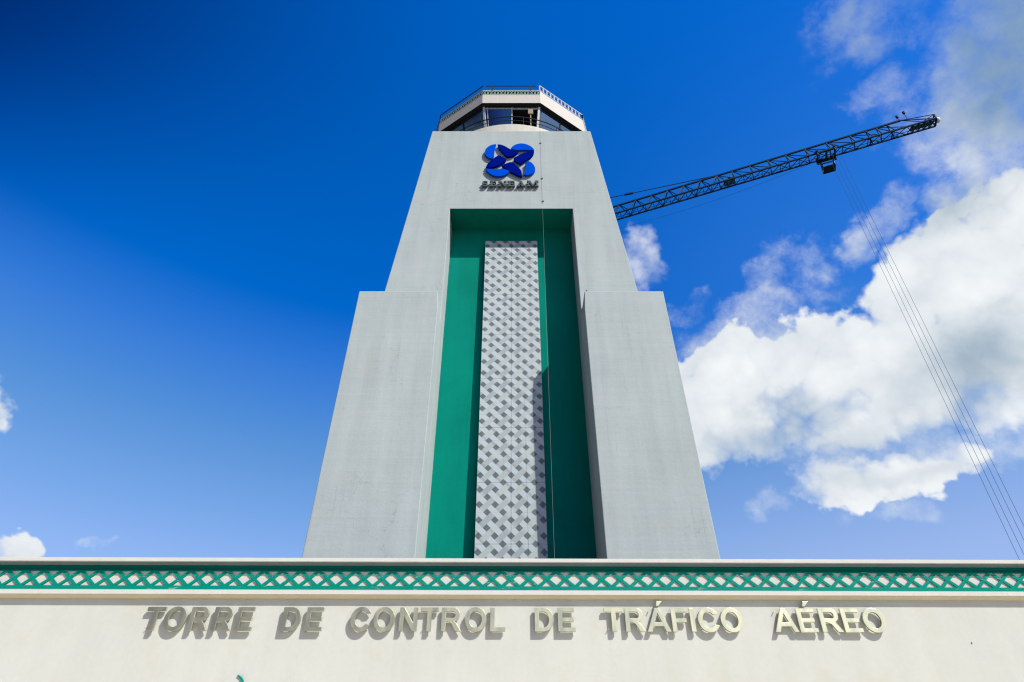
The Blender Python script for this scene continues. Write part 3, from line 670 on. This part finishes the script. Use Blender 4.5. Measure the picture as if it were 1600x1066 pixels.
s.bar(jp(nodes_s[0], 0, HT), jp(nodes_s[-1], 0, HT), .15)
s.bar(jp(nodes_s[-1], 0, HT), jp(tip, 0, HB + .55), .07)
for sg in (-1, 1):
    s.bar(jp(nodes_s[0], sg * WJ / 2, HB), jp(tip, sg * WJ / 2, HB), cw)
class PS:
    def __init__(s): s.l = []
    def bar(s, a, b, w): s.l.append((a, b, w))
sl_ = PS()
for i in range(len(nodes_s) - 1):
    a, b = nodes_s[i], nodes_s[i + 1]; mid = (a + b) / 2; warren = i < len(pre) + 6
    for sg in (-1, 1):
        if warren:
            s.bar(jp(a, 0, HT), jp(mid, sg * WJ / 2, HB), .07)
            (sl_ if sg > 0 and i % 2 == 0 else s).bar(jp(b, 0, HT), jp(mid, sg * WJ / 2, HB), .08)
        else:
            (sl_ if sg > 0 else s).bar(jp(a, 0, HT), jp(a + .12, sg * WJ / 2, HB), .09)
            s.bar(jp(a, 0, HT), jp(b, sg * WJ / 2, HB), .055)
    nn = 2
    for k in range(nn):
        u0 = a + (b - a) * k / nn; u1 = a + (b - a) * (k + 1) / nn
        s.bar(jp(u0, -WJ / 2, HB), jp(u0, WJ / 2, HB), .055)
        s.bar(jp(u0, WJ / 2, HB), jp(u1, -WJ / 2, HB), .05)
for t in (nodes_s[-2] - .9, nodes_s[-1] - 1.2):                # doubled frames where jib sections are pinned together
    for sg in (-1, 1): s.bar(jp(t, 0, HT), jp(t + .25, sg * WJ / 2, HB), .08)
    s.bar(jp(t, -WJ / 2, HB), jp(t, WJ / 2, HB), .09)
N = 5
for k in range(N):
    u0 = lerp(nodes_s[-1], tip, k / N); u1 = lerp(nodes_s[-1], tip, (k + 1) / N)
    s.bar(jp(u0, -WJ / 2, HB), jp(u1, WJ / 2, HB), .06); s.bar(jp(u0, WJ / 2, HB), jp(u1, -WJ / 2, HB), .05); s.bar(jp(u1, -WJ / 2, HB), jp(u1, WJ / 2, HB), .06)
for sg in (-1, 1):
    s.bar(jp(tip, sg * WJ / 2, HB), jp(tip, sg * WJ / 2, HB + .55), .09)
    s.bar(jp(tip, sg * WJ / 2, HB + .55), jp(nodes_s[-1], 0, HT), .05)
    s.bar(jp(tip, sg * WJ / 2, HB + .55), jp(tip - 1.2, sg * WJ / 2, HB), .05)
s.bar(jp(tip, -WJ / 2, HB + .55), jp(tip, WJ / 2, HB + .55), .09); s.bar(jp(tip, -WJ / 2, HB), jp(tip, WJ / 2, HB), .12)
# ladder-like walkway grating inside the lower chords
s.bar(jp(nodes_s[0], WJ * .18, HB + .06), jp(tip, WJ * .18, HB + .06), .04)
jib = s.build('jib', M_crane, crane, fix=False)
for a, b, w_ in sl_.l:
    t = MB(); t.bar(a, b, w_); t.build('sunlit_strut', M_cranelit, jib, fix=False)
# mesh platform at the tip and winch box
s = MB(); s.hexa([jp(nodes_s[-1] + .3, -.25, HB + .04), jp(tip - .3, -.25, HB + .04), jp(tip - .3, .25, HB + .04), jp(nodes_s[-1] + .3, .25, HB + .04),
                  jp(nodes_s[-1] + .3, -.25, HB + .07), jp(tip - .3, -.25, HB + .07), jp(tip - .3, .25, HB + .07), jp(nodes_s[-1] + .3, .25, HB + .07)])
s.build('tip_platform', M_plat, crane)
wb = along(1134, 271)
s = MB(); s.hexa([jp(wb - .45, -.3, HB + .05), jp(wb + .55, -.3, HB + .05), jp(wb + .55, .34, HB + .05), jp(wb - .45, .34, HB + .05),
                  jp(wb - .45, -.3, HB + .5), jp(wb + .55, -.3, HB + .5), jp(wb + .55, .34, HB + .5), jp(wb - .45, .34, HB + .5)])
s.build('winch_box', M_plat, crane, bevel=.03)
# lamps at the tip
s = MB(); c0 = jp(tip + .18, 0, HB + .2)
bm = bmesh.new(); bmesh.ops.create_uvsphere(bm, u_segments=14, v_segments=10, radius=.24); me = bpy.data.meshes.new('warning_lamp'); bm.to_mesh(me); bm.free()
me.materials.append(M_lampw); o = bpy.data.objects.new('warning_lamp', me); COL.objects.link(o); o.parent = crane; o.location = c0; o.scale = (1, 1, 1.25)
for t, h in ((nodes_s[-1] - .1, .45), (nodes_s[-1] + .55, .75)):
    s = MB(); s.tube([jp(t, 0, HT - .1), jp(t, 0, HT + h)], .03, 6); s.tube([jp(t, 0, HT + h), jp(t, 0, HT + h + .28)], .11, 8); s.build('wind_sensor', M_dark, crane, fix=False)
# trolley with hanging basket
tr = along(1283, 227)
s = MB()
for sg in (-1, 1):
    s.bar(jp(tr - .8, sg * .58, HB - .12), jp(tr + .8, sg * .58, HB - .12), .17, .16)
    for t in (-.75, .75):
        s.bar(jp(tr + t, sg * .58, HB + .38), jp(tr + t, sg * .58, HB - .4), .15)
        s.tube([jp(tr + t, sg * .5, HB + .13), jp(tr + t, sg * .72, HB + .13)], .13, 10)
for t in (-.75, 0, .75): s.bar(jp(tr + t, -.58, HB - .14), jp(tr + t, .58, HB - .14), .14)
trolley = s.build('trolley', M_dark, crane, fix=False)
s = MB()
for a in (-.65, .65):
    for o_ in (.5, 1.15): s.bar(jp(tr + a * .9, .5, HB - .15), jp(tr + a * .75, o_ + .1, HB - .62), .07)
s.box(0, 0, 0, 0, 0, 0) if False else None
for z in (HB - .62, HB - 1.1):
    pts = [jp(tr - .5, .45, z), jp(tr + .5, .45, z), jp(tr + .5, 1.25, z), jp(tr - .5, 1.25, z)]
    for k in range(4): s.bar(pts[k], pts[(k + 1) % 4], .08)
for a in (-.5, .5):
    for o_ in (.45, 1.25): s.bar(jp(tr + a, o_, HB - .6), jp(tr + a, o_, HB - 1.12), .08)
s.hexa([jp(tr - .5, .45, HB - 1.1), jp(tr + .5, .45, HB - 1.1), jp(tr + .5, 1.25, HB - 1.1), jp(tr - .5, 1.25, HB - 1.1), jp(tr - .5, .45, HB - 1.04), jp(tr + .5, .45, HB - 1.04), jp(tr + .5, 1.25, HB - 1.04), jp(tr - .5, 1.25, HB - 1.04)])
s.build('service_basket', M_steel, trolley, fix=False)
HK = 9.0
for a, o_ in ((-.1, -.45), (.28, -.40), (.66, -.35), (1.04, -.3)):
    s = MB(); s.tube([jp(tr + a * .9 + .1, o_, HB - .2), jp(tr + a * .9 + .1, o_, HK + 1)], .012, 5); s.build('hoist_rope', M_rope, crane, fix=False)
s = MB()
bx = [jp(tr + t, o_, z) for z in (HK, HK + 1) for t, o_ in ((-.3, -.6), (1.2, -.6), (1.2, -.2), (-.3, -.2))]; s.hexa(bx)
s.tube([jp(tr + .4, -.4, HK), jp(tr + .4, -.4, HK - .4), jp(tr + .65, -.4, HK - .75), jp(tr + .4, -.4, HK - 1), jp(tr + .15, -.4, HK - .75)], .07, 8)
s.build('hook_block', M_dark, crane, fix=False)
# trolley line sagging below the jib
s = MB(); t0 = nodes_s[0]; t1 = tr - .9; pts = []
for k in range(41):
    f = k / 40; pts.append(jp(lerp(t0, t1, f), WJ * .4, HB - .1 - 4 * 1.45 * f * (1 - f)))
s.tube(pts, .013, 5); s.build('trolley_line', M_rope, crane, fix=False)
# pendant tie from the apex to the jib
apex_z = onF(788, 343.6, mast.y).z; tie_t = along(1117, 275.5)
s = MB(); A = Vector((0, 0, apex_z)); B = jp(tie_t, 0, HT + .08)
s.bar(A, B, .06); m = A + (B - A) * .60; s.bar(m, m + (B - A).normalized() * .9, .17); s.build('pendant_tie', M_crane, crane, fix=False)
# mast, apex, counter-jib with counterweights
s = MB(); h = .8
for sx in (-1, 1):
    for sy in (-1, 1):
        s.bar((sx * h, sy * h, 0), (sx * h, sy * h, HB + 1), .16); s.bar((sx * h, sy * h, HB + 1), (0, 0, apex_z), .14)
zz_ = 0.0; fl = 1
while zz_ < HB:
    for (a, b) in (((-h, -h), (h, -h)), ((h, -h), (h, h)), ((h, h), (-h, h)), ((-h, h), (-h, -h))):
        s.bar((a[0], a[1], zz_), (b[0], b[1], zz_), .09); p, q = (a, b) if fl > 0 else (b, a)
        s.bar((p[0], p[1], zz_), (q[0], q[1], min(zz_ + 1.8, HB)), .08)
    zz_ += 1.8; fl = -fl
s.build('mast', M_crane, crane, fix=False)
s = MB(); c = -jd
for sg in (-1, 1): s.bar(jn * sg * .7 + Vector((0, 0, HB)), c * 9 + jn * sg * .7 + Vector((0, 0, HB)), .2)
for k in range(10): s.bar(c * (k * .95) + jn * .7 + Vector((0, 0, HB)), c * (k * .95) - jn * .7 + Vector((0, 0, HB)), .1)
s.bar((0, 0, apex_z), c * 8.5 + Vector((0, 0, HB + .1)), .07); s.build('counter_jib', M_crane, crane, fix=False)
s = MB(); a = c * 7 + Vector((0, 0, HB - 2.2)); b = c * 8.8 + Vector((0, 0, HB - 2.2)); u = jn * .9; z3v = Vector((0, 0, 2.1))
s.hexa([a - u, b - u, b + u, a + u, a - u + z3v, b - u + z3v, b + u + z3v, a + u + z3v]); s.build('counterweight', M_roof, crane)
